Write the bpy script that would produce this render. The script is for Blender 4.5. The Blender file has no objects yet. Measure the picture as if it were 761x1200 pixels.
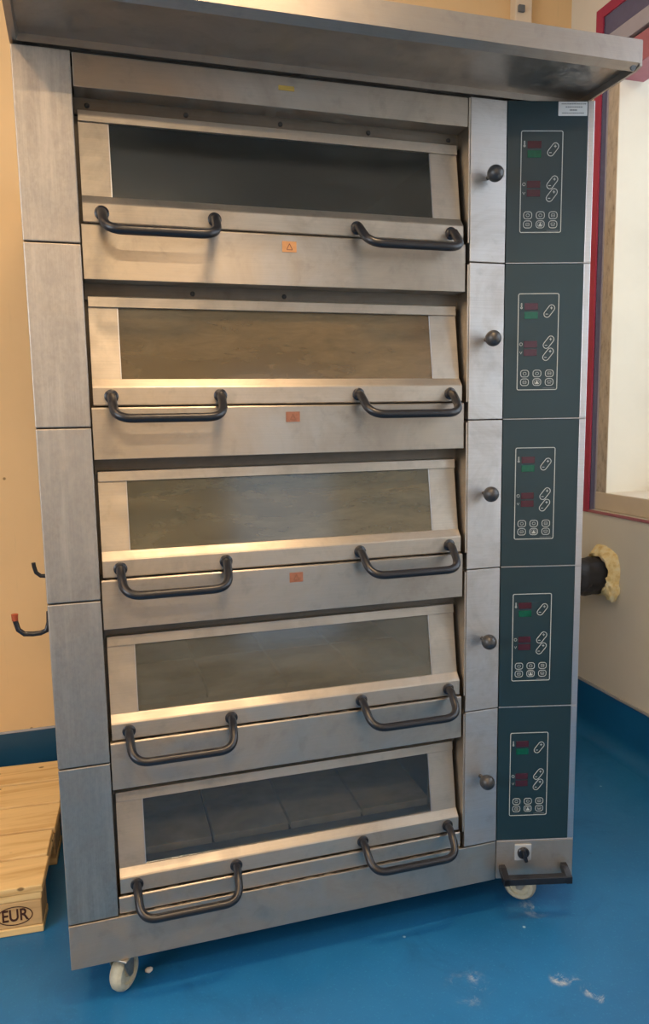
import bpy, bmesh, math, random
from mathutils import Vector, Matrix, noise
random.seed(4)
PI = math.pi
S = 1.17                      # everything is laid out in oven units, scaled to metres at the end
C = bpy.context.scene.collection
P = 0.34                      # deck pitch
FL = -1.9                     # floor
BY = 1.07                     # back wall
RX = 1.87                     # right wall

# ------------------------------------------------------------------ materials
def mat(name):
    m = bpy.data.materials.new(name); m.use_nodes = True
    nt = m.node_tree; b = nt.nodes['Principled BSDF']
    return m, nt, b
def N(nt, t, **kw):
    n = nt.nodes.new(t)
    for k, v in kw.items():
        if k in n.inputs.keys() if isinstance(k, str) else False: n.inputs[k].default_value = v
        else: setattr(n, k, v)
    return n
def L(nt, a, b): nt.links.new(a, b)
def ramp(nt, fac, stops):
    r = nt.nodes.new('ShaderNodeValToRGB'); L(nt, fac, r.inputs[0])
    e = r.color_ramp.elements
    while len(e) > 1: e.remove(e[-1])
    e[0].position = stops[0][0]; e[0].color = tuple(stops[0][1]) + (1,)
    for p, c in stops[1:]:
        x = e.new(p); x.color = tuple(c) + (1,)
    return r.outputs[0]
def g(v): return (v, v, v)
def srgb(r, gg, b):
    f = lambda c: ((c / 255) / 12.92) if c / 255 <= .04045 else ((c / 255 + .055) / 1.055) ** 2.4
    return (f(r), f(gg), f(b))
def coords(nt, scale=(1, 1, 1), loc=(0, 0, 0)):
    tc = nt.nodes.new('ShaderNodeTexCoord'); mp = nt.nodes.new('ShaderNodeMapping')
    mp.inputs['Scale'].default_value = scale; mp.inputs['Location'].default_value = loc
    L(nt, tc.outputs['Object'], mp.inputs[0]); return mp.outputs[0]
def noi(nt, vec, scale, detail=4, rough=.5, dist=0):
    n = nt.nodes.new('ShaderNodeTexNoise'); n.inputs['Scale'].default_value = scale
    n.inputs['Detail'].default_value = detail; n.inputs['Roughness'].default_value = rough
    n.inputs['Distortion'].default_value = dist
    L(nt, vec, n.inputs['Vector']); return n.outputs[0]
def mixc(nt, fac, a, b, mode='MIX'):
    m = nt.nodes.new('ShaderNodeMix'); m.data_type = 'RGBA'; m.blend_type = mode
    for s, v in ((m.inputs[0], fac), (m.inputs[6], a), (m.inputs[7], b)):
        if isinstance(v, (int, float)): s.default_value = v
        elif isinstance(v, tuple): s.default_value = v + (1,) if len(v) == 3 else v
        else: L(nt, v, s)
    return m.outputs[2]
def bump(nt, b, h, strength, dist=.002):
    n = nt.nodes.new('ShaderNodeBump'); n.inputs['Strength'].default_value = strength
    n.inputs['Distance'].default_value = dist; L(nt, h, n.inputs['Height']); L(nt, n.outputs[0], b.inputs['Normal'])

def steel(name, base, r0, r1, stain=.25, brush='x', dirt=(.30, .25, .20), aniso=.55, speck=False):
    m, nt, b = mat(name)
    v = coords(nt)
    fine = noi(nt, coords(nt, (3, 3, 260) if brush == 'x' else (260, 260, 3)), 3, 3)
    blot = noi(nt, v, 5, 7, .66, 1.1)
    blot2 = noi(nt, coords(nt, (1, 1, 1), (3, 1, 7)), 24, 5, .6, .3)
    c = mixc(nt, ramp(nt, blot, [(.42, g(0)), (.75, g(1))]), base, tuple(x * (1 - stain) + d * stain for x, d in zip(base, dirt)))
    c = mixc(nt, ramp(nt, blot2, [(.55, g(0)), (.8, g(.5))]), c, tuple(x * (1 - stain) for x in base))
    c = mixc(nt, ramp(nt, fine, [(.35, g(0)), (.7, g(.16))]), c, g(.30))
    if speck:
        sp = noi(nt, coords(nt, (1, 1, .6)), 110, 3, .7)
        c = mixc(nt, ramp(nt, sp, [(.38, g(.38)), (.60, g(0))]), c, (.34, .315, .28))
        dr = noi(nt, coords(nt, (16, 16, 1.3)), 2.2, 5, .6)
        c = mixc(nt, ramp(nt, dr, [(.5, g(0)), (.75, g(.5))]), c, (.66, .60, .52))
    L(nt, c, b.inputs['Base Color'])
    b.inputs['Metallic'].default_value = 1
    add = nt.nodes.new('ShaderNodeMix'); add.data_type = 'RGBA'; add.blend_type = 'ADD'
    L(nt, ramp(nt, blot, [(.3, g(r0)), (.75, g(r1))]), add.inputs[6]); L(nt, ramp(nt, fine, [(.3, g(0)), (.7, g(.08))]), add.inputs[7]); add.inputs[0].default_value = 1
    L(nt, add.outputs[2], b.inputs['Roughness'])
    b.inputs['Anisotropic'].default_value = aniso
    t = nt.nodes.new('ShaderNodeCombineXYZ')
    t.inputs[0].default_value = 0 if brush == 'x' else 1; t.inputs[2].default_value = 1 if brush == 'x' else 0
    L(nt, t.outputs[0], b.inputs['Tangent'])
    bump(nt, b, fine, .12, .0006)
    return m
def plain(name, col, rough=.5, metal=0, var=.12, sc=20, spec=.5, bmp=0, coat=0):
    m, nt, b = mat(name)
    n = noi(nt, coords(nt), sc, 5, .6)
    L(nt, mixc(nt, ramp(nt, n, [(.35, g(0)), (.75, g(1))]), col, tuple(x * (1 - var) for x in col)), b.inputs['Base Color'])
    b.inputs['Roughness'].default_value = rough; b.inputs['Metallic'].default_value = metal
    b.inputs['Specular IOR Level'].default_value = spec; b.inputs['Coat Weight'].default_value = coat
    if bmp: bump(nt, b, n, bmp, .003)
    return m

M = {}
M['steel'] = steel('brushed_steel', (.48, .44, .385), .28, .48, .45, aniso=.75)
M['steel_col'] = steel('matt_steel', (.48, .435, .38), .44, .60, .36, aniso=.3, brush='z', speck=True)
M['steel_strip'] = steel('scratched_steel', (.56, .555, .55), .36, .56, .45, aniso=.5)
M['steel_door'] = steel('door_steel', (.54, .49, .42), .34, .52, .42, aniso=.6)
M['steel_hood'] = steel('hood_steel', (.46, .425, .385), .30, .46, .40, aniso=.6)
M['steel_shade'] = steel('shaded_steel', (.13, .115, .095), .40, .55, .4)  # shade of the door recesses worked into the base colour
M['trim'] = steel('edge_steel', (.62, .63, .66), .3, .4, .15, aniso=0)
M['black'] = plain('black_enamel', (.012, .014, .020), .30, 0, .3, 60, .5)
M['knob'] = plain('black_bakelite', (.03, .032, .036), .38, 0, .2, 40, .6)
M['cavity'] = plain('oven_lining', (.10, .09, .075), .6, .3, .4, 10)
M['seam'] = plain('dark_gap', (.02, .018, .016), .8, 0, .2)
M['green'] = plain('dark_green_glass', srgb(24, 48, 56), .36, 0, .10, 3, .55)
M['line'] = plain('white_print', (.40, .44, .44), .5, 0, .05)
M['red_disp'] = plain('dark_red_display', srgb(62, 26, 38), .25, 0, .1, 40, .5)
M['green_disp'] = plain('green_display', srgb(6, 82, 62), .25, 0, .3, 90, .5)
M['plate'] = plain('rating_plate_foil', (.62, .66, .68), .4, .2, .08)
M['ink'] = plain('grey_ink', (.14, .16, .18), .6)
M['sticker'] = plain('orange_sticker', srgb(204, 146, 92), .5, 0, .2, 80)
M['sticker_worn'] = plain('worn_orange_sticker', srgb(150, 98, 74), .5, 0, .35, 120)
M['sticker_yellow'] = plain('yellow_sticker', srgb(170, 145, 70), .5, 0, .2, 80)
M['sticker_ink'] = plain('sticker_ink', (.20, .08, .04), .6)
M['switch_plate'] = plain('grey_switch_plate', (.50, .53, .55), .4, .4)
M['wheel'] = plain('cream_nylon', srgb(196, 192, 170), .5, 0, .3, 60)
M['zinc'] = plain('zinc_plated_steel', (.45, .42, .36), .4, .8, .4, 60)
M['copper'] = plain('rusty_orange_tip', srgb(170, 80, 45), .6, .2, .3, 200)
M['purple'] = plain('slate_purple_frame', srgb(98, 98, 128), .5, 0, .15, 30)
M['red'] = plain('red_frame_paint', srgb(168, 52, 84), .45, 0, .12, 20)
M['red_dull'] = plain('dull_pink_frame_paint', srgb(176, 110, 122), .5, 0, .12, 20)
M['lilac'] = plain('lilac_grey_frame', srgb(170, 168, 180), .5, 0, .1, 20)
M['pvc'] = plain('white_plastic', srgb(222, 208, 186), .45, 0, .05)
M['whitedot'] = plain('white_crumb_surface', (.75, .75, .75), .7)
M['reveal'] = plain('cream_plaster_reveal', srgb(228, 222, 204), .8, 0, .06, 5, .2, .1)
M['sill'] = plain('cream_sill', srgb(216, 203, 182), .6, 0, .08, 8)
M['ceiling'] = plain('ceiling_white', srgb(232, 224, 208), .85, 0, .04, 3)
M['outside'] = plain('outside_ground', (.22, .23, .22), .9)

def rough_strip():
    m, nt, b = mat('rough_plaster_edge')
    n = noi(nt, coords(nt, (14, 14, 5)), 3, 6, .7)
    L(nt, ramp(nt, n, [(.30, srgb(140, 128, 116)), (.45, srgb(186, 176, 158)), (.7, srgb(206, 196, 178))]), b.inputs['Base Color'])
    b.inputs['Roughness'].default_value = .85; bump(nt, b, n, .5, .004); return m
M['rough'] = rough_strip()

def wall_mat(name, col, spots=True):
    m, nt, b = mat(name)
    n = noi(nt, coords(nt), 2.2, 5, .55)
    c = mixc(nt, ramp(nt, n, [(.35, g(0)), (.7, g(1))]), col, tuple(x * .92 for x in col))
    if spots:
        vo = nt.nodes.new('ShaderNodeTexVoronoi'); vo.inputs['Scale'].default_value = 7
        L(nt, coords(nt), vo.inputs['Vector'])
        c = mixc(nt, ramp(nt, vo.outputs['Distance'], [(.035, g(.75)), (.05, g(0))]), c, srgb(110, 84, 50))
        sc = noi(nt, coords(nt, (30, 30, 2)), 1.5, 4, .7)
        c = mixc(nt, ramp(nt, sc, [(.64, g(0)), (.72, g(.25))]), c, srgb(190, 168, 130))
    L(nt, c, b.inputs['Base Color']); b.inputs['Roughness'].default_value = .62
    b.inputs['Specular IOR Level'].default_value = .3
    bump(nt, b, noi(nt, coords(nt), 60, 3), .08, .002)
    return m
M['wall'] = wall_mat('cream_wall', srgb(226, 194, 146))
M['wall_r'] = wall_mat('pale_grey_cream_wall', srgb(228, 225, 214), False)

FLOUR = ((1.020, -.225, .030, .9), (1.045, -.243, .026, .6), (1.064, -.275, .028, .9), (1.072, -.300, .020, .8), (.82, -.19, .07, .35), (1.10, .0, .05, .6), (.845,-.165,.03,.5))
def floor_mat():
    m, nt, b = mat('blue_resin_floor')
    v = coords(nt)
    big = noi(nt, v, 1.6, 5, .6, .4)
    c = mixc(nt, ramp(nt, big, [(.3, g(0)), (.72, g(1))]), srgb(38, 116, 172), srgb(24, 94, 146))
    fine = noi(nt, v, 160, 2, .5)
    c = mixc(nt, ramp(nt, fine, [(.6, g(0)), (.75, g(.35))]), c, srgb(60, 140, 186))
    sm = noi(nt, coords(nt, (1, 1, 1), (5, 2, 0)), 5, 6, .7, .8)
    c = mixc(nt, ramp(nt, sm, [(.56, g(0)), (.74, g(.30))]), c, srgb(14, 66, 104))
    vo = nt.nodes.new('ShaderNodeTexVoronoi'); vo.inputs['Scale'].default_value = 9; L(nt, v, vo.inputs['Vector'])
    c = mixc(nt, ramp(nt, vo.outputs['Distance'], [(.028, g(.8)), (.045, g(0))]), c, srgb(150, 190, 215))
    vo2 = nt.nodes.new('ShaderNodeTexVoronoi'); vo2.inputs['Scale'].default_value = 6.3
    L(nt, coords(nt, (1, 1, 1), (9, 4, 0)), vo2.inputs['Vector'])
    c = mixc(nt, ramp(nt, vo2.outputs['Distance'], [(.03, g(.8)), (.05, g(0))]), c, srgb(8, 30, 50))
    # dried flour smears, each with a place of its own on the floor
    for (sx, sy, rad, amt) in FLOUR:
        tc = nt.nodes.new('ShaderNodeTexCoord')
        d = nt.nodes.new('ShaderNodeVectorMath'); d.operation = 'DISTANCE'
        L(nt, tc.outputs['Object'], d.inputs[0]); d.inputs[1].default_value = (sx * S, sy * S, FL * S)
        nn = noi(nt, coords(nt, (1, 1, 1), (sx * 3, sy * 3, 0)), 13, 7, .75, 1.2)
        mask = ramp(nt, nn, [(.50, g(0)), (.66, g(1))])
        fall = ramp(nt, d.outputs['Value'], [(rad * .25, g(amt)), (rad, g(0))])
        mm = nt.nodes.new('ShaderNodeMath'); mm.operation = 'MULTIPLY'
        L(nt, mask, mm.inputs[0]); L(nt, fall, mm.inputs[1])
        c = mixc(nt, mm.outputs[0], c, srgb(215, 215, 205))
    L(nt, c, b.inputs['Base Color'])
    L(nt, ramp(nt, sm, [(.3, g(.30)), (.7, g(.5))]), b.inputs['Roughness'])
    b.inputs['Specular IOR Level'].default_value = .45
    bump(nt, b, fine, .15, .001)
    return m
M['floor'] = floor_mat()
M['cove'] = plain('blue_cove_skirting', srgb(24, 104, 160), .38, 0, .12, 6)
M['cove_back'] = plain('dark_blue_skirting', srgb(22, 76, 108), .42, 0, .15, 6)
M['cove_top'] = plain('grey_sealant_strip', srgb(168, 172, 180), .5)

def wood(name, a, bb, seed=0):
    m, nt, b = mat(name)
    gr = noi(nt, coords(nt, (.8, 9, 9), (seed, seed, 0)), 3, 6, .55, .8)
    c = ramp(nt, gr, [(.3, bb), (.5, a), (.75, tuple(min(1, x * 1.12) for x in a))])
    vo = nt.nodes.new('ShaderNodeTexVoronoi'); vo.inputs['Scale'].default_value = 17
    L(nt, coords(nt, (.6, 1, 1), (seed, 2, 0)), vo.inputs['Vector'])
    c = mixc(nt, ramp(nt, vo.outputs['Distance'], [(.07, g(.75)), (.12, g(0))]), c, srgb(86, 56, 26))
    L(nt, c, b.inputs['Base Color']); b.inputs['Roughness'].default_value = .7
    b.inputs['Specular IOR Level'].default_value = .25
    bump(nt, b, gr, .3, .003); return m
M['wood'] = wood('pale_pine', srgb(232, 200, 142), srgb(208, 166, 106))
M['wood_b'] = wood('pressed_wood_block', srgb(204, 168, 118), srgb(168, 128, 82), 3)
M['brand'] = plain('burnt_brown_ink', srgb(64, 30, 20), .8)

def glass(name, haze_col, haze_amt, streak, tint, seed):
    """oven window: smoke-tinted pane, reflecting, with a baked-on residue film of its own pattern"""
    m = bpy.data.materials.new(name); m.use_nodes = True; nt = m.node_tree
    nt.nodes.clear()
    out = nt.nodes.new('ShaderNodeOutputMaterial')
    tr = nt.nodes.new('ShaderNodeBsdfTransparent'); tr.inputs[0].default_value = (tint, tint, tint * .97, 1)
    di = nt.nodes.new('ShaderNodeBsdfDiffuse')
    gl = nt.nodes.new('ShaderNodeBsdfGlossy'); gl.inputs['Roughness'].default_value = .13; gl.inputs[0].default_value = (.9, .95, 1, 1)
    fr = nt.nodes.new('ShaderNodeFresnel'); fr.inputs[0].default_value = 1.52
    n1 = noi(nt, coords(nt, (1.0, 1, 4), (seed, 0, seed)), 3, 6, .6, .5)
    n2 = noi(nt, coords(nt, (1, 1, 4), (seed + 5, 0, 0)), 11, 6, .7, .6)
    L(nt, mixc(nt, ramp(nt, n2, [(.35, g(0)), (.7, g(1))]), haze_col, tuple(x * .72 for x in haze_col)), di.inputs[0])
    hz = ramp(nt, n1, [(.28, g(max(0, haze_amt - streak))), (.72, g(min(1, haze_amt + streak)))])
    m1 = nt.nodes.new('ShaderNodeMixShader'); L(nt, hz, m1.inputs[0]); L(nt, tr.outputs[0], m1.inputs[1]); L(nt, di.outputs[0], m1.inputs[2])
    m2 = nt.nodes.new('ShaderNodeMixShader')
    fm = nt.nodes.new('ShaderNodeMath'); fm.operation = 'MULTIPLY_ADD'; L(nt, fr.outputs[0], fm.inputs[0]); fm.inputs[1].default_value = .85; fm.inputs[2].default_value = .02
    L(nt, fm.outputs[0], m2.inputs[0]); L(nt, m1.outputs[0], m2.inputs[1]); L(nt, gl.outputs[0], m2.inputs[2])
    L(nt, m2.outputs[0], out.inputs[0])
    return m
G = [glass('oven_glass_clear', (.06, .065, .06), .35, .25, .5, 1),
     glass('oven_glass_browned', srgb(122, 106, 80), .70, .14, .5, 8),
     glass('oven_glass_olive_film', srgb(112, 106, 86), .64, .16, .5, 15),
     glass('oven_glass_grey_film', srgb(116, 116, 106), .40, .25, .85, 23),
     glass('oven_glass_light_film', srgb(90, 88, 80), .20, .15, .9, 31)]
def pane_glass():
    m, nt, b = mat('window_glass'); b.inputs['Transmission Weight'].default_value = 1
    b.inputs['Roughness'].default_value = 0; b.inputs['IOR'].default_value = 1.05; return m
M['winglass'] = pane_glass()

# ------------------------------------------------------------------ mesh helpers
def nb(): return bmesh.new()
def box(bm, x0, x1, y0, y1, z0, z1, bev=0, seg=2, mtx=None):
    vs = [bm.verts.new((x, y, z)) for x in (x0, x1) for y in (y0, y1) for z in (z0, z1)]
    fs = [bm.faces.new([vs[i] for i in q]) for q in ((0, 1, 3, 2), (4, 6, 7, 5), (0, 4, 5, 1), (2, 3, 7, 6), (0, 2, 6, 4), (1, 5, 7, 3))]
    if bev:
        es = list({e for f in fs for e in f.edges})
        r = bmesh.ops.bevel(bm, geom=es, offset=bev, segments=seg, affect='EDGES', profile=.5)
        vs = list({v for f in r['faces'] for v in f.verts} | {v for v in vs if v.is_valid})
    if mtx is not None: bmesh.ops.transform(bm, matrix=mtx, verts=[v for v in vs if v.is_valid])
    return bm
def prism(bm, prof, x0, x1, bev=0, mtx=None):
    """profile in (y, z) swept along x"""
    a = [bm.verts.new((x0, y, z)) for y, z in prof]; b = [bm.verts.new((x1, y, z)) for y, z in prof]
    n = len(prof); fs = [bm.faces.new(a), bm.faces.new(b[::-1])]
    for i in range(n): fs.append(bm.faces.new([a[i], b[i], b[(i + 1) % n], a[(i + 1) % n]]))
    bmesh.ops.recalc_face_normals(bm, faces=fs)
    if bev:
        es = list({e for f in fs for e in f.edges})
        bmesh.ops.bevel(bm, geom=es, offset=bev, segments=2, affect='EDGES', profile=.5)
    if mtx is not None: bmesh.ops.transform(bm, matrix=mtx, verts=a + b)
    return bm
def vprism(bm, poly, z0, z1):
    """plan polygon (x, y) extruded in z"""
    a = [bm.verts.new((x, y, z0)) for x, y in poly]; b = [bm.verts.new((x, y, z1)) for x, y in poly]
    n = len(poly); fs = [bm.faces.new(a), bm.faces.new(b[::-1])]
    for i in range(n): fs.append(bm.faces.new([a[i], b[i], b[(i + 1) % n], a[(i + 1) % n]]))
    bmesh.ops.recalc_face_normals(bm, faces=fs); return bm
def tube(bm, pts, r, seg=16, cap=True, rs=None):
    pts = [Vector(p) for p in pts]; rings = []
    up = None
    for i, p in enumerate(pts):
        t = (pts[min(i + 1, len(pts) - 1)] - pts[max(i - 1, 0)]).normalized()
        if up is None:
            up = Vector((0, 0, 1)) if abs(t.z) < .9 else Vector((1, 0, 0))
        s = t.cross(up).normalized(); up = s.cross(t).normalized()
        rr = rs[i] if rs else r
        rings.append([bm.verts.new(p + (s * math.cos(2 * PI * k / seg) + up * math.sin(2 * PI * k / seg)) * rr) for k in range(seg)])
    for a, b in zip(rings, rings[1:]):
        for k in range(seg): bm.faces.new([a[k], a[(k + 1) % seg], b[(k + 1) % seg], b[k]])
    if cap: bm.faces.new(rings[0][::-1]); bm.faces.new(rings[-1])
    bmesh.ops.recalc_face_normals(bm, faces=bm.faces[:])
    return bm
def fillet(pts, r, n=8):
    pts = [Vector(p) for p in pts]; out = [pts[0]]
    for i in range(1, len(pts) - 1):
        a, b, c = pts[i - 1], pts[i], pts[i + 1]
        u = (a - b).normalized(); v = (c - b).normalized()
        p0, p1 = b + u * r, b + v * r
        for k in range(n + 1):
            t = k / n; out.append((1 - t) ** 2 * p0 + 2 * t * (1 - t) * b + t * t * p1)
    out.append(pts[-1]); return out
def lathe(bm, prof, mtx, seg=24):
    """profile (radius, height) about local z"""
    rings = []
    for r, h in prof:
        rings.append([bm.verts.new(mtx @ Vector((r * math.cos(2 * PI * k / seg), r * math.sin(2 * PI * k / seg), h))) for k in range(seg)] if r > 1e-6 else [bm.verts.new(mtx @ Vector((0, 0, h)))])
    for a, b in zip(rings, rings[1:]):
        for k in range(seg):
            q = [a[k % len(a)], a[(k + 1) % len(a)], b[(k + 1) % len(b)], b[k % len(b)]]
            q = list(dict.fromkeys(q))
            if len(q) > 2: bm.faces.new(q)
    for rg in (rings[0], rings[-1]):
        if len(rg) > 2: bm.faces.new(rg)
    bmesh.ops.recalc_face_normals(bm, faces=bm.faces[:]); return bm
ROOT = {}
def obj(name, bm, m, parent=None, smooth=False):
    """link ONE mesh object; vertices are in scene coordinates, shifted to the thing's origin"""
    me = bpy.data.meshes.new(name)
    top = parent
    while top is not None and top.parent is not None: top = top.parent
    if top is not None: bmesh.ops.translate(bm, vec=-top.location, verts=bm.verts[:])
    bm.normal_update(); bm.to_mesh(me); bm.free()
    ms = m if isinstance(m, (list, tuple)) else [m]
    for x in ms: me.materials.append(x)
    if smooth:
        for p in me.polygons: p.use_smooth = True
        try: me.set_sharp_from_angle(angle=math.radians(42))
        except Exception: pass
    o = bpy.data.objects.new(name, me); C.objects.link(o)
    if parent is not None: o.parent = parent
    return o
def thing(name, label, cat, loc=(0, 0, 0), group=None):
    o = bpy.data.objects.new(name, None); C.objects.link(o); o.location = loc
    o.empty_display_size = .1
    o['label'] = label; o['category'] = cat
    if group: o['group'] = group
    return o
def tag(o, label, cat, group=None):
    o['label'] = label; o['category'] = cat
    if group: o['group'] = group
    return o
def struct(o): o['kind'] = 'structure'; return o
def lab(o, l): o['label'] = l; return o

# ------------------------------------------------------------------ the room
YF, XL, ZC = -3.6, -2.3, 1.05          # wall behind the camera, left wall, ceiling
b = nb(); box(b, XL - .2, RX + .5, YF - .2, BY + .2, FL - .06, FL); struct(obj('floor', b, M['floor']))
b = nb(); box(b, XL - .2, RX + .5, YF - .2, BY + .2, ZC, ZC + .1); struct(obj('ceiling', b, M['ceiling']))
b = nb(); box(b, XL - .1, RX + .25, BY, BY + .12, FL, ZC); struct(obj('wall_back', b, M['wall']))
b = nb(); box(b, XL - .12, XL, YF, BY, FL, -1.0); box(b, XL - .12, XL, YF, BY, .6, ZC)
box(b, XL - .12, XL, YF, -2.8, -1.0, .6); box(b, XL - .12, XL, -.6, BY, -1.0, .6); struct(obj('wall_left', b, M['wall']))
WY1, WY0, WZ0, WZ1 = .876, -2.3, -1.035, .684
# right wall around window
b = nb()
box(b, RX, RX + .30, YF, BY, FL, WZ0); box(b, RX, RX + .30, YF, BY, WZ1, ZC)
box(b, RX, RX + .03, WY1, BY, WZ0, WZ1); box(b, RX, RX + .30, YF, WY0, WZ0, WZ1)
struct(obj('wall_right', b, M['wall_r']))
# wall behind the camera
b = nb()
FX0, FX1, FZ0, FZ1 = .95, 1.80, -1.25, .75
box(b, XL, RX, YF - .12, YF, FL, FZ0); box(b, XL, RX, YF - .12, YF, FZ1, ZC)
box(b, XL, FX0, YF - .12, YF, FZ0, FZ1); box(b, FX1, RX, YF - .12, YF, FZ0, FZ1)
struct(obj('wall_front', b, M['wall']))
w = struct(bpy.data.objects.new('unseen_window_front', None)); C.objects.link(w); w.location = (FX0, YF, FZ0)  # unseen window, placed and sized for its cool light and reflection
b = nb()
for x in (FX0, FX1 - .04): box(b, x, x + .04, YF - .07, YF - .02, FZ0, FZ1)
for z in (FZ0, FZ1 - .04): box(b, FX0, FX1, YF - .07, YF - .02, z, z + .04)
obj('window_frame', b, M['pvc'], w)
w = struct(bpy.data.objects.new('added_window_left', None)); C.objects.link(w); w.location = (XL, -2.8, -1.0)  # unseen window, added to bring cool light onto the right wall
b = nb()
for y in (-2.8, -1.7, -.64): box(b, XL - .07, XL - .02, y, y + .04, -1.0, .6)
for z in (-1.0, .56): box(b, XL - .07, XL - .02, -2.8, -.6, z, z + .04)
obj('window_frame', b, M['pvc'], w)

# window_1: red surround, stepped frame, rough plaster edge, cream jamb, sill
w = struct(thing('window_1', 'w', 'w', (RX, WY1, WZ0)))
for k in ('label', 'category'): del w[k]
b = nb()
box(b, RX - .006, RX + .004, WY1, WY1 + .038, WZ0 - .010, WZ1 + .035, .001)
box(b, RX - .006, RX + .004, WY0, WY1, WZ1, WZ1 + .035, .001)
obj('surround', b, M['red'], w)
b = nb(); box(b, RX - .005, RX + .004, WY0, WY1, WZ0 - .010, WZ0, .001); lab(obj('surround', b, M['red_dull'], w), 'dull red strip under the sill')
b = nb()
box(b, RX + .001, RX + .024, WY1 - .004, WY1 + .02, WZ0, WZ1)           # jamb return
box(b, RX + .001, RX + .050, WY0, WY1 - .002, WZ1 - .068, WZ1 + .02)           # head return
obj('frame_return', b, M['purple'], w)
b = nb(); box(b, RX + .018, RX + .0225, WY1 - .008, WY1, WZ0, WZ1)
obj('beading', b, M['lilac'], w)
XJ = RX + .022
JY = .814
b = nb(); box(b, XJ, XJ + .10, JY, WY1 + .05, WZ0 + .066, WZ1)
obj('plaster_edge', b, M['rough'], w)
b = nb(); box(b, XJ + .0005, XJ + .32, JY - .004, JY + .02, WZ0 + .066, WZ1 - .1); obj('jamb', b, M['reveal'], w)
b = nb(); box(b, XJ - .002, XJ + .34, WY0, WY1 - .001, WZ0 + .001, WZ0 + .068, .004); obj('sill', b, M['sill'], w)
b = nb(); box(b, RX - .003, RX + .07, WY0, WY1 - .002, WZ1 - .122, WZ1 - .068, .003)
obj('head_frame', b, M['lilac'], w)
b = nb(); box(b, RX + .001, RX + .12, WY0, WY1 - .002, WZ1 - .224, WZ1 - .134, .003); lab(obj('head_frame', b, M['red_dull'], w), 'dull pink lower member of the window head')
b = nb()
X0 = XJ + .24
for y in (WY0, -1.2, -.2, JY - .045): box(b, X0, X0 + .05, y, y + .045, WZ0 + .066, WZ1 - .15)
box(b, X0, X0 + .05, WY0, JY - .004, WZ0 + .066, WZ0 + .11); box(b, X0, X0 + .05, WY0, JY - .004, WZ1 - .2, WZ1 - .15)
obj('window_frame', b, M['pvc'], w)
b = nb(); box(b, X0 + .02, X0 + .026, WY0 + .02, JY - .01, WZ0 + .10, WZ1 - .17); obj('pane', b, M['winglass'], w)
b = nb(); box(b, XJ, RX + .36, WY1 + .02, BY + .1, WZ0 + .0, WZ1); box(b, RX, RX + .36, BY, BY + .12, FL, ZC)
struct(obj('wall_outer', b, M['reveal']))

b = nb(); box(b, RX + .03, RX + .09, WY0, WY1 - .003, WZ1 - .14, WZ1 - .115); obj('groove', b, M['seam'], w)
# coved skirting: concave quarter at the bottom
def cove_profile(h, r, t):
    pr = [(-r, 0.0005)]
    for k in range(1, 9):
        a = k / 8 * PI / 2; pr.append((-r + r * math.sin(a) * (1 - t / r) , r - r * math.cos(a) + .0005))
    pr += [(-t, h), (0, h), (0, 0.0005)]
    return pr
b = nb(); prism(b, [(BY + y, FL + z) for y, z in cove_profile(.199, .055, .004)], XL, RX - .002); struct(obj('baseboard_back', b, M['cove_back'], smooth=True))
b = nb()
pr = [(y, z) for y, z in cove_profile(.192, .06, .004)]
mt = Matrix(((0, 1, 0, RX), (-1, 0, 0, 0), (0, 0, 1, FL), (0, 0, 0, 1)))
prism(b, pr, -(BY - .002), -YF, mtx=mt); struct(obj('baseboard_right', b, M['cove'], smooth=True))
b = nb(); box(b, RX - .007, RX - .0005, YF, BY - .004, FL + .192, FL + .202, .001); struct(obj('trim_1', b, M['cove_top']))
b = nb(); box(b, XL, RX - .01, BY - .006, BY - .0005, FL + .199, FL + .206, .001); struct(obj('trim_2', b, M['cove_top']))

# white trunking up the back wall, above the hood
t = thing('cable_trunking', 'white vertical plastic cable trunking on the back wall above the oven hood', 'cable trunking', (1.645, BY, .35))
b = nb(); box(b, 1.612, 1.680, BY - .04, BY - .0005, .35, ZC - .001, .004); obj('cover', b, M['pvc'], t)
b = nb(); box(b, 1.620, 1.645, BY - .052, BY - .04, .742, .765, .003); lab(obj('clip', b, M['ink'], t), 'small dark clip')

# ------------------------------------------------------------------ the oven
DY = .95   # back of the oven
oven = thing('deck_oven', 'tall stainless steel bakery oven with five stacked glass-fronted decks, on casters', 'oven', (.58, .45, FL))
ax, ex = .1015, .9023
# inner body: sides, separators, back (keeps the five baking chambers hollow)
b = nb()
box(b, .003, .0995, .022, .065, -1.79, -.003); box(b, .003, .135, .063, DY, -1.79, -.003); box(b, .855, .985, .06, DY, -1.79, -.003)
box(b, .135, .855, DY - .06, DY, -1.79, -.003)
box(b, .985, 1.168, .03, DY, -1.79, -.003)
for k in range(6):
    zt = -k * P - (.003 if k == 0 else -.075 + .0)      # separator between chambers
    zb = -k * P - .105
    if k == 5: zb = -1.79
    box(b, .135, .855, .062, DY - .06, zb, zt if k else -.003)
body = obj('oven_body', b, M['steel_shade'], oven)
# hearth slabs (each deck) with joints
for k in range(5):
    z = -k * P - .265
    b = nb()
    for i in range(4):
        x0 = .137 + i * .1795
        for (y0, y1) in ((.085, .33), (.334, .60), (.604, .885)):
            box(b, x0, x0 + .1745, y0, y1 - .003, z, z + .018, .0015, 1)
    q_ = nb(); box(q_, .137, .853, .086, .884, z - .006, z + .0035); obj('stone_bed', q_, M['seam'], oven)
    obj('baking_stone', b, plain('hearth_stone_%d' % k, srgb(205, 196, 176), .85, 0, .35, 14), oven)
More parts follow.
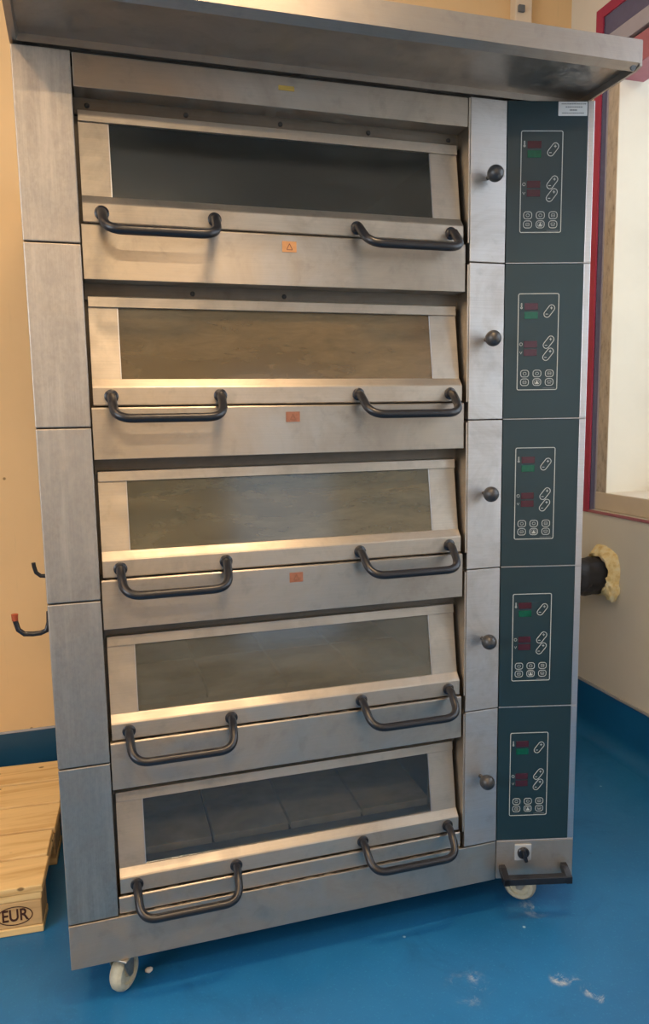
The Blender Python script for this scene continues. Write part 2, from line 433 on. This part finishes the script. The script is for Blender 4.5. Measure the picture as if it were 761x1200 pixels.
# left column panels
for k in range(5):
    b = nb(); box(b, 0, .1000, 0, .02, -(k + 1) * P + .0012, -k * P - (.004 if k == 0 else .0012), .0020)
    obj('column_panel', b, M['steel_col'], oven)
b = nb(); box(b, -.0005, .0, .022, DY, -1.79, -.003); 
bm_side = b; obj('side_skin', b, M['steel_col'], oven)
# top beam
b = nb(); box(b, .1025, .8975, .004, .055, -.0635, -.005, .0015); beam = obj('top_beam', b, M['steel'], oven)
b = nb(); box(b, .486, .518, .0032, .0042, -.0315, -.0225); lab(obj('sticker', b, M['sticker_yellow'], beam), 'faded yellow sticker')
# recess faces above each door, with screws
for k in range(5):
    z = -k * P
    b = nb(); box(b, .101, .902, .052, .0615, z - .094, z - .0585, .0008); r = obj('recess_strip', b, M['steel_shade'], oven)
    for sx in ((.125, .31, .50, .69, .875), (.31, .50), (), (), ())[k]:
        b = nb(); lathe(b, [(0, .004), (.0035, .0035), (.005, .001), (.005, 0)], Matrix.Translation((sx, .052, z - .077)) @ Matrix.Rotation(PI / 2, 4, 'X'), 12)
        obj('screw', b, M['seam'], r, True)
    # side cheeks of the opening
    b = nb(); box(b, .8985, .9020, .002, .06, z - .30, z - .005, .0005); obj('cheek', b, M['steel_door'], oven)
# fascias
for k in range(5):
    z = -k * P; zb = z - P - .0625 if k < 4 else -1.6985
    b = nb(); prism(b, [(.006, zb), (.006, z - .3045), (.008, z - .3020), (.06, z - .3020), (.06, zb + .0)], .1025, .8950, .0008)
    f = obj('fascia', b, M['steel'], oven)
    if k < 3:
        zc = z - .326 if k else z - .326
        b = nb(); box(b, .487, .5165, .0050, .0062, zc - .0105, zc + .0105); s = obj('warning_sticker', b, M['sticker'] if k == 0 else M['sticker_worn'], f)
        lab(s, 'orange warning sticker' if k == 0 else 'worn orange warning sticker')
        # tiny triangle mark printed on it
        b = nb()
        for (p, q) in (((-.006, -.006), (.006, -.006)), ((.006, -.006), (0, .006)), ((0, .006), (-.006, -.006))):
            tube(b, [(.502 + p[0], .0048, zc + p[1]), (.502 + q[0], .0048, zc + q[1])], .0008, 5)
        for v in b.verts: v.co.y = .0048 + (v.co.y - .0048) * .3
        bmesh.ops.translate(b, vec=-oven.location, verts=b.verts[:])
        me = bpy.data.meshes.new('m'); b.to_mesh(me); b.free()
        tmp = bmesh.new(); tmp.from_mesh(s.data); n0 = len(tmp.faces); tmp.from_mesh(me)
        tmp.faces.ensure_lookup_table()
        for fi in range(n0, len(tmp.faces)): tmp.faces[fi].material_index = 1
        tmp.to_mesh(s.data); tmp.free(); s.data.materials.append(M['sticker_ink'])
# doors
DX0, DX1 = .107, .8915
def rim(bm, x, y, z):
    lathe(bm, [(.0, .004), (.011, .004), (.0135, .002), (.0135, -.002), (0, -.002)], Matrix.Translation((x, y, z)) @ Matrix.Rotation(PI / 2, 4, 'X'), 20)
for k in range(5):
    z = -k * P
    b = nb()
    # bottom rail with sloping lip
    prism(b, [(.012, -.2985 + z), (.010, -.2965 + z), (.010, -.2645 + z), (.0115, -.2615 + z), (.0235, -.2475 + z), (.034, -.2475 + z), (.058, -.2475 + z), (.058, -.2985 + z)], DX0, DX1, 0)
    d = obj('door', b, M['steel_door'], oven)
    b = nb(); prism(b, [(.0405, z - .1085), (.0435, z - .0885), (.050, z - .0865), (.0515, z - .0865), (.0515, z - .1085)], DX0, DX1 - .0005, .0008)
    obj('top_rail', b, M['steel_door'], d)
    for (x0, x1) in ((DX0, .1605), (.829, DX1 - .0005)):
        b = nb(); prism(b, [(.0235, z - .2474), (.0455, z - .1087), (.0515, z - .1087), (.0515, z - .2474)], x0, x1, 0)
        obj('stile', b, M['steel_door'], d)
    # bright bead along the glass
    for xx in (.1608, .8270):
        b = nb()
        prism(b, [(.0245, z - .2470), (.0462, z - .1090), (.0495, z - .1090), (.0285, z - .2470)], xx, xx + .0018, 0)
        obj('glazing_bead', b, M['trim'], d)
    b = nb(); prism(b, [(.0275, z - .2474), (.0485, z - .1087), (.0505, z - .1087), (.0295, z - .2474)], .1626, .8270, 0)
    obj('glass_pane', b, G[k], d)
    # dark seal at right of the glass
    for (xa, xb) in ((.141, .353), (.648, .8625)):
        b = nb()
        pts = [(xa, .012, z - .281), (xa + .001, -.012, z - .285), (xa + .006, -.052, z - .323), (xb - .006, -.052, z - .323), (xb - .001, -.012, z - .285), (xb, .012, z - .281)]
        pts = [(xa, .012, z - .281)] + [(xa, -.006, z - .2835), (xa + .004, -.054, z - .3235), (xb - .004, -.054, z - .3235), (xb, -.006, z - .2835)] + [(xb, .012, z - .281)]
        P0 = [Vector(p) for p in pts]
        path = [P0[0]] + fillet([P0[1], P0[2], P0[3], P0[4]], .034, 10)[0:] + [P0[5]]
        tube(b, path, .0088, 18)
        rim(b, xa, .010, z - .281); rim(b, xb, .010, z - .281)
        obj('handle', b, M['black'], d, True)
# knob strips, damper knobs
for k in range(5):
    z = -k * P
    b = nb(); box(b, ex + .0003, .9880, 0, .03, z - P + .0012, z - (.004 if k == 0 else .0012), .0012)
    st = obj('knob_strip', b, M['steel_strip'], oven)
    b = nb()
    mtx = Matrix.Translation((.9435, 0, z - .1645)) @ Matrix.Rotation(PI / 2, 4, 'X')
    prof = [(0, -.003), (.0045, -.003), (.0045, .014), (.006, .017)]
    for i in range(1, 12):
        a = -PI / 2 + .45 + (PI - .45) * i / 11
        prof.append((max(.0, .0175 * math.cos(a)), .033 + .0175 * math.sin(a)))
    lathe(b, prof, mtx, 28); obj('damper_knob', b, M['knob'], oven, True)

# control panels: angled face, in panel coordinates s (along), z, and out (towards the room)
A0 = Vector((.9886, 0, 0)); AD = Vector((.96918, -.24637, 0)); AN = Vector((-.24637, -.96918, 0))
def pm(z=0):   # local (s, out, z) -> scene; local y negative is outwards
    return Matrix(((AD.x, -AN.x, 0, A0.x), (AD.y, -AN.y, 0, A0.y), (0, 0, 1, z), (0, 0, 0, 1)))
def outline(bm, pts, w, y, mtx, close=True, h=.0005):
    """flat printed line of width w through pts (s, z)"""
    n = len(pts); P2 = [Vector((p[0], p[1])) for p in pts]
    def off(i):
        a = P2[(i - 1) % n] if (close or i > 0) else P2[i]; c = P2[(i + 1) % n] if (close or i < n - 1) else P2[i]
        t = (c - a).normalized(); return Vector((-t.y, t.x)) * w / 2
    ins = [P2[i] + off(i) for i in range(n)]; outs = [P2[i] - off(i) for i in range(n)]
    mk = lambda p, yy: bm.verts.new(mtx @ Vector((p.x, yy, p.y)))
    A = [mk(p, y - h) for p in ins]; B = [mk(p, y - h) for p in outs]; A2 = [mk(p, y) for p in ins]; B2 = [mk(p, y) for p in outs]
    m_ = n if close else n - 1
    for i in range(m_):
        j = (i + 1) % n
        bm.faces.new([A[i], A[j], B[j], B[i]]); bm.faces.new([A[i], A2[i], A2[j], A[j]]); bm.faces.new([B[i], B[j], B2[j], B2[i]])
    bmesh.ops.recalc_face_normals(bm, faces=bm.faces[:])
def rrect(cx, cz, w, h, r, n=5):
    pts = []
    for (sx, sz, a0) in ((1, 1, 0), (-1, 1, PI / 2), (-1, -1, PI), (1, -1, 3 * PI / 2)):
        for i in range(n + 1):
            a = a0 + PI / 2 * i / n
            pts.append((cx + sx * (w / 2 - r) + r * math.cos(a), cz + sz * (h / 2 - r) + r * math.sin(a)))
    return pts
def pill(cx, cz, l, r, ang, n=10):
    pts = []; d = (math.cos(ang), math.sin(ang))
    for s_ in (1, -1):
        for i in range(n + 1):
            a = ang - PI / 2 + PI * i / n + (0 if s_ > 0 else PI)
            pts.append((cx + s_ * d[0] * l / 2 + r * math.cos(a), cz + s_ * d[1] * l / 2 + r * math.sin(a)))
    return pts
PL = .19037
for k in range(5):
    z = -k * P; m_ = pm(z)
    zt, zb = -(.004 if k == 0 else .0015), -P + .0015
    b = nb(); box(b, .0012, PL - .0145, -.0002, .02, zb, zt, .0006, 1, m_); cp = obj('control_panel', b, M['green'], oven)
    b = nb(); box(b, PL - .0140, PL, -.0008, .03, zb, zt, .0008, 1, m_); lab(obj('edge_trim', b, M['trim'], cp), 'bright steel edge strip')
    b = nb(); box(b, .0012, PL - .0002, -.0012, .003, -P - .0007, -P + .0013, .0004, 1, m_); lab(obj('seam_strip', b, M['trim'], cp), 'bright steel seam strip')
    b = nb(); outline(b, rrect(.0765, -.1700, .0905, .2098, .0035), .0016, -.0004, m_); obj('keypad_border', b, M['line'], cp)
    for nm, mt_, (s0, s1, z0, z1) in (('red_display', 'red_disp', (.0450, .0750, -.1000, -.0855)), ('green_display', 'green_disp', (.0450, .0750, -.1195, -.1045)),
                               ('red_display', 'red_disp', (.0452, .0745, -.1820, -.1675)), ('red_display', 'red_disp', (.0452, .0745, -.2000, -.1855))):
        b = nb(); box(b, s0, s1, -.0012, .0, z0, z1, .0002, 1, m_); obj(nm, b, M[mt_], cp)
    # icons: thermometer, clock, arrow
    b = nb(); outline(b, rrect(.0383, -.0890, .0018, .007, .0008), .0008, -.0004, m_); outline(b, rrect(.0383, -.0955, .0034, .0034, .0016), .0012, -.0004, m_); obj('icon', b, M['line'], cp)
    b = nb(); outline(b, rrect(.0386, -.1745, .0062, .0062, .0030), .0009, -.0004, m_); obj('icon', b, M['line'], cp)
    b = nb(); outline(b, [(.0360, -.1905), (.0388, -.1960), (.0412, -.1905)], .0010, -.0004, m_, False); obj('icon', b, M['line'], cp)
    for (cs, cz) in ((.1010, -.1028), (.1008, -.1706), (.1003, -.1970)):
        b = nb(); outline(b, pill(cs, cz, .0165, .0070, math.radians(52)), .0014, -.0004, m_)
        outline(b, [(cs - .0085, cz - .0066), (cs - .0030, cz - .0066)], .0012, -.0004, m_, False)
        outline(b, [(cs + .0018, cz + .0066), (cs + .0074, cz + .0066)], .0012, -.0004, m_, False)
        outline(b, [(cs + .0046, cz + .0036), (cs + .0046, cz + .0096)], .0012, -.0004, m_, False)
        obj('plus_minus_button', b, M['line'], cp)
    for r_, cz in ((0, -.2390), (1, -.2580)):
        for c_, cs in enumerate((.0481, .0761, .1042)):
            b = nb(); outline(b, rrect(cs, cz, .0180, .0148, .0055), .0013, -.0004, m_)
            if (r_, c_) == (1, 1):
                v = [b.verts.new(m_ @ Vector((cs + p[0], -.0010, cz + p[1]))) for p in ((-.0042, -.0036), (.0042, -.0036), (0, .0042))]
                b.faces.new(v)
                outline(b, rrect(cs, cz, .0105, .0085, .002), .0006, -.0004, m_)
            elif (r_, c_) in ((0, 2), (1, 0)):
                outline(b, rrect(cs, cz, .0075, .0060, .0010), .0007, -.0004, m_); outline(b, [(cs - .003, cz), (cs + .003, cz)], .0007, -.0004, m_, False)
            elif (r_, c_) == (1, 2):
                outline(b, rrect(cs, cz + .001, .0085, .0040, .0010), .0007, -.0004, m_); outline(b, [(cs - .004, cz - .003), (cs + .004, cz - .003)], .0006, -.0004, m_, False)
            else:
                outline(b, rrect(cs, cz, .0070, .0058, .0026), .0008, -.0004, m_)
            obj('button', b, M['line'], cp)
    b = nb(); outline(b, [(.0900, -.2710), (.1170, -.2710)], .0010, -.0004, m_, False); obj('print_line', b, M['ink'], cp)
    if k == 0:
        b = nb(); box(b, .1105, .1740, -.0012, 0, -.0345, -.0055, .0006, 1, m_); rp = obj('rating_plate', b, M['plate'], cp)
        lab(rp, 'pale metal rating plate')
        tmp = bmesh.new()
        y_ = -.0013
        for row, (ww, cc) in enumerate(((.050, .142), (.034, .143), (.016, .143), (.048, .142))):
            zz = -.0105 - row * .0062; x_ = cc - ww / 2
            while x_ < cc + ww / 2:
                l_ = random.uniform(.0014, .0042) if row != 2 else .0024
                outline(tmp, [(x_, zz), (x_ + l_, zz)], .0018 if row != 2 else .0030, y_ + .0002, m_, False, .0003); x_ += l_ + .0009
        bmesh.ops.translate(tmp, vec=-oven.location, verts=tmp.verts[:])
        me = bpy.data.meshes.new('m'); tmp.to_mesh(me); tmp.free()
        t2 = bmesh.new(); t2.from_mesh(rp.data); n0 = len(t2.faces); t2.from_mesh(me); t2.faces.ensure_lookup_table()
        for fi in range(n0, len(t2.faces)): t2.faces[fi].material_index = 1
        t2.to_mesh(rp.data); t2.free(); rp.data.materials.append(M['ink'])
# right side cheek of the control housing
b = nb(); vprism(b, [(1.1700, -.0450), (1.1735, -.0462), (1.1735, DY), (1.1690, DY), (1.1690, -.043)], -1.795, -.003); obj('side_panel', b, M['steel_col'], oven)
b = nb(); vprism(b, [(.9886, .021), (1.1690, -.024), (1.1690, .035), (.9886, .035)], -1.79, -.004); obj('control_housing', b, M['steel_shade'], oven)
# plinth
b = nb(); box(b, 0, .9876, -.0005, .03, -1.8000, -1.7015, .0014); obj('plinth', b, M['steel'], oven)
b = nb(); box(b, .0004, PL, -.0008, .03, -1.7985, -1.7015, .0012, 1, pm()); pf = obj('switch_panel', b, M['steel'], oven)
m_ = pm()
b = nb(); box(b, .0455, .0865, -.0045, 0, -1.7505, -1.7095, .0012, 2, m_); sp = obj('main_switch', b, M['switch_plate'], oven)
b = nb(); c0 = m_ @ Vector((.066, -.0045, -1.730))
rot = Matrix.Translation(c0) @ Matrix.Rotation(math.atan2(AD.y, AD.x), 4, 'Z') @ Matrix.Rotation(PI / 2, 4, 'X')
lathe(b, [(0, .006), (.0125, .006), (.0145, .004), (.0145, -.001), (0, -.001)], rot, 24)
box(b, -.0045, .0045, -.0165, .0150, .005, .018, .002, 2, rot @ Matrix.Rotation(.25, 4, 'Z'))
lab(obj('rotary_dial', b, M['black'], sp, True), 'black rotary switch dial')
# black bumper bar in front of the switch panel
b = nb()
box(b, .0080, .1740, -.046, -.028, -1.7890, -1.7710, .002, 2, m_)
for s0 in (.0080, .1600):
    prism(b, [(-.046, -1.789), (-.046, -1.772), (-.014, -1.762), (0, -1.762), (0, -1.776), (-.028, -1.789)], s0, s0 + .014, 0, m_)
obj('bumper_bar', b, M['black'], oven)
# underside deck
b = nb(); box(b, .02, .98, .03, DY - .01, -1.798, -1.785); obj('bottom_plate', b, M['steel_shade'], oven)
# hood: front plate, inward lip, end plates, recessed soffit
b = nb()
HF, HZ = -.196, .0515
hxL, hxR = .006, 1.1690
prism(b, [(HF, .0090), (HF, HZ), (HF + .004, HZ + .0005), (DY, HZ + .0005), (DY, .040), (HF + .004, .040), (HF + .004, .0110), (HF + .018, .0022), (HF + .0180, .0)], hxL, hxR, 0)
def endplate(x0, x1):
    prism(b, [(HF + .001, .004), (HF + .001, HZ - .001), (DY, HZ - .001), (DY, .0005), (-.002, .0005), (HF + .017, .0002)], x0, x1, 0)
endplate(hxL - .002, hxL + .010); endplate(hxR - .004, hxR + .002)
box(b, hxL + .008, hxR - .003, HF + .004, DY - .01, .014, .020)
box(b, hxL + .008, hxR - .003, -.0010, .010, .0008, .015)
for v in b.verts:                      # the left end runs slightly out of square
    if v.co.x < .1: v.co.x -= .005 * (1 - min(1, max(0, (-v.co.y) / .19)))
hood = obj('hood', b, M['steel_hood'], oven)
b = nb(); lathe(b, [(0, .0015), (.0055, .0015), (.0065, 0), (.0065, -.002)], Matrix.Translation((hxR - .012, HF + .009, .0035)) @ Matrix.Rotation(PI / 2 + .5, 4, 'X'), 14); lab(obj('hole_disc', b, M['ink'], hood), 'dark disc in place of a screw hole in the hood lip')  # dark disc drawn where the lip has a screw hole
# top plate coloured dark for the shadow in the gap under the hood
b = nb(); box(b, .002, 1.165, .012, DY, -.005, .004); obj('top_plate', b, M['seam'], oven)

# hooks on the left flank (for the peel)
def side_hook(y, zoff, s=1.0, tip=True):
    b = nb()
    pts = [(.0, y, zoff + .034), (-.001, y, zoff + .012), (-.006, y, zoff - .004), (-.018, y, zoff - .0085), (-.032, y, zoff - .009), (-.048, y, zoff - .0075), (-.0585, y, zoff + .002), (-.0625, y, zoff + .018), (-.0635, y, zoff + .028)]
    rs = [.0052] * 9
    tube(b, pts, .0052, 12, True, rs)
    h = obj('side_hook', b, M['black'], oven, True)
    if tip:
        b = nb(); lathe(b, [(0, -.001), (.0058, -.001), (.0066, .012), (0, .013)], Matrix.Translation((-.0635, y, zoff + .022)), 14)
        lab(obj('hook_tip', b, M['copper'], h, True), 'rusty orange tip')
side_hook(.035, -1.0755)
side_hook(.50, -1.0545, 1, False)

# casters
def caster(x, y, rz, big=1.0):
    m0 = Matrix.Translation((x, y, FL)) @ Matrix.Rotation(rz, 4, 'Z')
    b = nb(); box(b, -.036, .036, -.030, .030, .0945, .0995, .001, 1, m0 @ Matrix.Translation((0, -.012, 0)))
    lathe(b, [(0, .096), (.020, .096), (.022, .088), (.016, .082), (0, .082)], m0 @ Matrix.Translation((0, -.012, 0)), 20)
    for s_ in (-1, 1):
        pf_ = [(-.030, .086), (.012, .086), (.010, .050), (.006, .034), (-.006, .034), (-.016, .050)]
        prism(b, pf_, s_ * .0175 - .0015, s_ * .0175 + .0015, 0, m0)
    c = obj('caster', b, M['zinc'], oven)
    b = nb(); pr = [(0, -.014), (.010, -.0155), (.012, -.010), (.024, -.009), (.026, -.0145), (.034, -.0145), (.0395, -.009), (.041, 0), (.0395, .009), (.034, .0145), (.026, .0145), (.024, .009), (.012, .010), (.010, .0155), (0, .014)]
    lathe(b, pr, m0 @ Matrix.Translation((0, 0, .0412)) @ Matrix.Rotation(PI / 2, 4, 'Y'), 32)
    lab(obj('wheel', b, M['wheel'], c, True), 'cream nylon wheel')
caster(.105, .045, math.radians(-35)); caster(1.085, .045, math.radians(50)); caster(.105, .86, .4); caster(1.085, .86, 1.0)

# ------------------------------------------------------------------ pallet
K = 1 / 1.17
pal_m = Matrix.Translation((-.0745, .290, FL)) @ Matrix.Rotation(math.radians(-3.5), 4, 'Z')
pal = thing('wooden_pallet', 'pale pine pallet stamped EUR on its corner block, left of the oven', 'pallet', (-.42, .62, FL))
LX = 1.2 * K
def pbox(name, x0, x1, y0, y1, z0, z1, m, par=pal):
    b = nb(); box(b, -x1 * K, -x0 * K, y0 * K, y1 * K, z0 * K + .0006, z1 * K, .0025, 2, pal_m); return obj(name, b, m, par)
yb = [(0, .145), (.1875, .2875), (.3275, .4725), (.5125, .6125), (.655, .80)]
yb = [(0, .146), (.1580, .2950), (.3070, .4650), (.4770, .6330), (.6450, .80)]
for i, (y0, y1) in enumerate(yb): pbox('top_board', (0, .006, 0, .004, .003)[i], 1.2, y0, y1, .122, .144, M['wood'])
for (x0, x1) in ((0.004, .145), (.5275, .6725), (1.055, 1.2)): pbox('stringer_board', x0, x1, 0.002, .798, .100, .1215, M['wood'])
st = None
for (x0, x1) in ((0.006, .145), (.5275, .6725), (1.055, 1.196)):
    for (y0, y1) in ((.003, .10), (.3275, .4725), (.70, .797)):
        o = pbox('block', x0, x1, y0, y1, .0225, .0995, M['wood_b'])
        if st is None: st = o
for (y0, y1) in ((0, .10), (.3275, .4725), (.70, .80)): pbox('bottom_board', 0.004, 1.2, y0, y1, 0, .022, M['wood'])
# the burnt-in mark: EUR in an oval on the front of the right-hand corner block
cu = bpy.data.curves.new('eur', 'FONT'); cu.body = 'EUR'; cu.size = .043; cu.align_x = 'CENTER'; cu.align_y = 'CENTER'; cu.extrude = .0003; cu.offset = .0007
to = bpy.data.objects.new('eur_tmp', cu); C.objects.link(to)
dg = bpy.context.evaluated_depsgraph_get(); dg.update()
me = bpy.data.meshes.new_from_object(to.evaluated_get(dg)); bpy.data.objects.remove(to)
b = bmesh.new(); b.from_mesh(me)
sc_ = Matrix.Diagonal((.78, 1.0, 1, 1))
fm = pal_m @ Matrix.Translation((-.0787 * K * 1.0, .003 * K - .0006, .060 * K)) @ Matrix.Rotation(PI / 2, 4, 'X')
bmesh.ops.transform(b, matrix=fm @ sc_, verts=b.verts[:])
el = [(.0400 * math.cos(2 * PI * i / 48), .0232 * math.sin(2 * PI * i / 48)) for i in range(48)]
outline(b, el, .0022, 0, fm @ Matrix.Rotation(-PI / 2, 4, 'X'))
lab(obj('eur_mark', b, M['brand'], st), 'EUR in an oval, burnt in dark brown')

# ------------------------------------------------------------------ pipe and foam at the right wall
pc = Vector((RX, .785, -1.268))
b = nb(); seg, rings = 40, 46; rr = []
for i in range(rings):
    x = 1.18 + (RX - .012 - 1.18) * i / (rings - 1); ring = []
    for j in range(seg):
        a = 2 * PI * j / seg
        w_ = .0065 * noise.noise(Vector((x * 40 + a * 1.5, math.cos(a) * 2.2, math.sin(a) * 2.2))) + .005 * abs(math.sin(x * 60 + a * 1.0 + 2 * noise.noise(Vector((x * 9, a, 0)))))
        r_ = .064 + w_
        ring.append(b.verts.new((x, pc.y + math.cos(a) * r_, pc.z + math.sin(a) * r_)))
    rr.append(ring)
for A_, B_ in zip(rr, rr[1:]):
    for j in range(seg): b.faces.new([A_[j], A_[(j + 1) % seg], B_[(j + 1) % seg], B_[j]])
b.faces.new(rr[0]); b.faces.new(rr[-1])
bmesh.ops.recalc_face_normals(b, faces=b.faces[:])
M['wrap'] = plain('black_wrap', (.020, .022, .030), .38, 0, .3, 50, .5, .3)
tag(obj('wrapped_pipe', b, M['wrap'], smooth=True), 'black wrinkled wrapped pipe entering the right wall through yellow foam', 'pipe')
def foam_mat():
    m, nt, bb = mat('expanding_foam')
    n = noi(nt, coords(nt), 38, 5, .6)
    L(nt, ramp(nt, n, [(.35, srgb(220, 196, 136)), (.5, srgb(238, 220, 164)), (.7, srgb(244, 236, 204))]), bb.inputs['Base Color'])
    bb.inputs['Roughness'].default_value = .85; bump(nt, bb, n, .6, .005); return m
M['foam'] = foam_mat()
# foam collar: an irregular lumpy slab around the pipe
b = nb(); rings = []
NA = 72
for i, (f, h) in enumerate(((0, .0), (0, .030), (.25, .034), (.5, .024), (.75, .014), (.92, .006), (1, .0))):
    ring = []
    for j in range(NA):
        a = 2 * PI * j / NA
        # outer edge: bulges up, towards the room and down at the near side
        up = max(0, math.sin(a)); near = max(0, -math.cos(a)); dn = max(0, -math.sin(a))
        ro = .068 + .048 * up ** 1.5 + .030 * near ** 2 + .004 * dn + .010 * noise.noise(Vector((math.cos(a) * 3, math.sin(a) * 3, 1.7)))
        ri = .0715
        r_ = ri + (ro - ri) * f
        yy, zz = pc.y + math.cos(a) * r_, pc.z + math.sin(a) * r_
        hh = h * (1 + .35 * noise.noise(Vector((yy * 45, zz * 45, 0)))) * (1.25 if near > .4 and math.sin(a) < .1 else 1) if h else 0
        ring.append(b.verts.new((RX - .0002 - hh + (.004 if f == 1 else 0), yy + .004 * noise.noise(Vector((yy * 60, zz * 60, 3))), zz + .004 * noise.noise(Vector((yy * 60, zz * 60, 9))))))
    rings.append(ring)
for A_, B_ in zip(rings, rings[1:]):
    for j in range(NA): b.faces.new([A_[j], A_[(j + 1) % NA], B_[(j + 1) % NA], B_[j]])
# a blob hanging at the near lower side
bl = bmesh.ops.create_icosphere(b, subdivisions=4, radius=1)['verts']
for v in bl:
    d_ = v.co.copy(); nz = noise.noise(d_ * 2.2) * .25 + noise.noise(d_ * 5) * .1
    v.co = Vector((RX - .018, pc.y - .078, pc.z - .040)) + Vector((d_.x * .026, d_.y * .026, d_.z * .040)) * (1 + nz)
bmesh.ops.recalc_face_normals(b, faces=b.faces[:])
tag(obj('foam_collar', b, M['foam'], smooth=True), 'yellow expanding foam lump round the black pipe on the right wall', 'foam')

# crumb by the front left caster
b = nb(); vs = bmesh.ops.create_icosphere(b, subdivisions=3, radius=1)['verts']
for v in vs: d_ = v.co.copy(); v.co = Vector((.158, .075, FL + .0052)) + Vector((d_.x * .0085, d_.y * .007, d_.z * .0055)) * (1 + .2 * noise.noise(d_ * 2))
tag(obj('crumb', b, M['whitedot'], smooth=True), 'small white crumb on the blue floor beside the front left caster', 'crumb')
# outside ground so the world stays below the horizon
b = nb(); box(b, -14, 14, -16, YF - .3, FL - .4, FL - .3); box(b, -14, XL - .5, YF - .3, 8, FL - .4, FL - .3); box(b, RX + .6, 14, YF - .3, 8, FL - .4, FL - .3); struct(obj('ground_outside', b, M['outside']))

# ------------------------------------------------------------------ light
wd = bpy.data.worlds.new('World'); bpy.context.scene.world = wd; wd.use_nodes = True
bg = wd.node_tree.nodes['Background']; bg.inputs[0].default_value = (.74, .86, 1, 1); bg.inputs[1].default_value = 1.5
def area(name, loc, rot, sx, sy, energy, col, portal=False):
    l = bpy.data.lights.new(name, 'AREA'); l.shape = 'RECTANGLE'; l.size = sx; l.size_y = sy; l.energy = energy; l.color = col
    if portal: l.cycles.is_portal = True
    o = bpy.data.objects.new(name, l); C.objects.link(o); o.location = loc; o.rotation_euler = rot; return o
lamps = []
area('daylight_right', (RX + .42, (WY0 + WY1) / 2, (WZ0 + WZ1) / 2), (0, PI / 2, 0), 1.6, 3.0, 1, (1, 1, 1), True)
area('front_portal', ((FX0 + FX1) / 2, YF - .2, -.25), (PI / 2, 0, 0), .9, 2.1, 1, (1, 1, 1), True)  # sky portal of the unseen front window
area('left_portal', (XL - .2, -1.7, -.2), (0, -PI / 2, 0), 1.7, 2.3, 1, (1, 1, 1), True)  # sky portal of the added left window
area('left_fill_light', (XL - .3, -1.7, .0), (0, -PI / 2, 0), 1.7, 2.3, 62, (.86, .93, 1))  # fill lamp added outside the left opening to brighten the right wall
area('window_sky', (RX + .60, -.75, .0), (0, PI / 2 - .15, 0), 1.7, 3.0, 36, (.80, .90, 1))
area('ceiling_lamp', (.55, -.80, ZC - .06), (0, 0, 0), .5, .14, 22, (1, .66, .36))
area('ceiling_lamp', (-.8, -.7, ZC - .06), (0, 0, 0), .14, .9, 15, (1, .60, .30))
area('ceiling_lamp', (.0, -2.4, ZC - .06), (0, 0, 0), 1.2, .14, 24, (1, .72, .44))

# ------------------------------------------------------------------ camera
f, px, py, pz, yaw, pit, rol = CAMV = (875.0079, .1130, -1.5094, -.6588, .2911, .1321, -.0159)
cy, sy, cp_, sp_, cr, sr = math.cos(yaw), math.sin(yaw), math.cos(pit), math.sin(pit), math.cos(rol), math.sin(rol)
F = Vector((sy * cp_, cy * cp_, -sp_)); R = Vector((cy, -sy, 0)); U = R.cross(F)
r2 = R * cr + U * sr; u2 = -R * sr + U * cr
cam = bpy.data.cameras.new('camera'); co = bpy.data.objects.new('camera', cam); C.objects.link(co)
cam.sensor_fit = 'VERTICAL'; cam.sensor_height = 36; cam.lens = f / 1200 * 36; cam.clip_start = .02
co.matrix_world = Matrix(((r2.x, u2.x, -F.x, px), (r2.y, u2.y, -F.y, py), (r2.z, u2.z, -F.z, pz), (0, 0, 0, 1)))
bpy.context.scene.camera = co

# ------------------------------------------------------------------ to metres (floor stays the lowest plane)
done = set()
for o in bpy.data.objects:
    if o.type == 'MESH' and o.data.name not in done:
        o.data.transform(Matrix.Scale(S, 4)); done.add(o.data.name)
    o.location = o.location * S
    if o.type == 'LIGHT': o.data.size *= S; o.data.size_y *= S; o.data.energy *= S * S

sc = bpy.context.scene
sc.view_settings.view_transform = 'Standard'; sc.view_settings.look = 'None'
sc.view_settings.gamma = 1; sc.view_settings.exposure = 0.27
try: sc.view_settings.use_curve_mapping = False
except Exception: pass
sc.cycles.max_bounces = 8; sc.cycles.transparent_max_bounces = 12
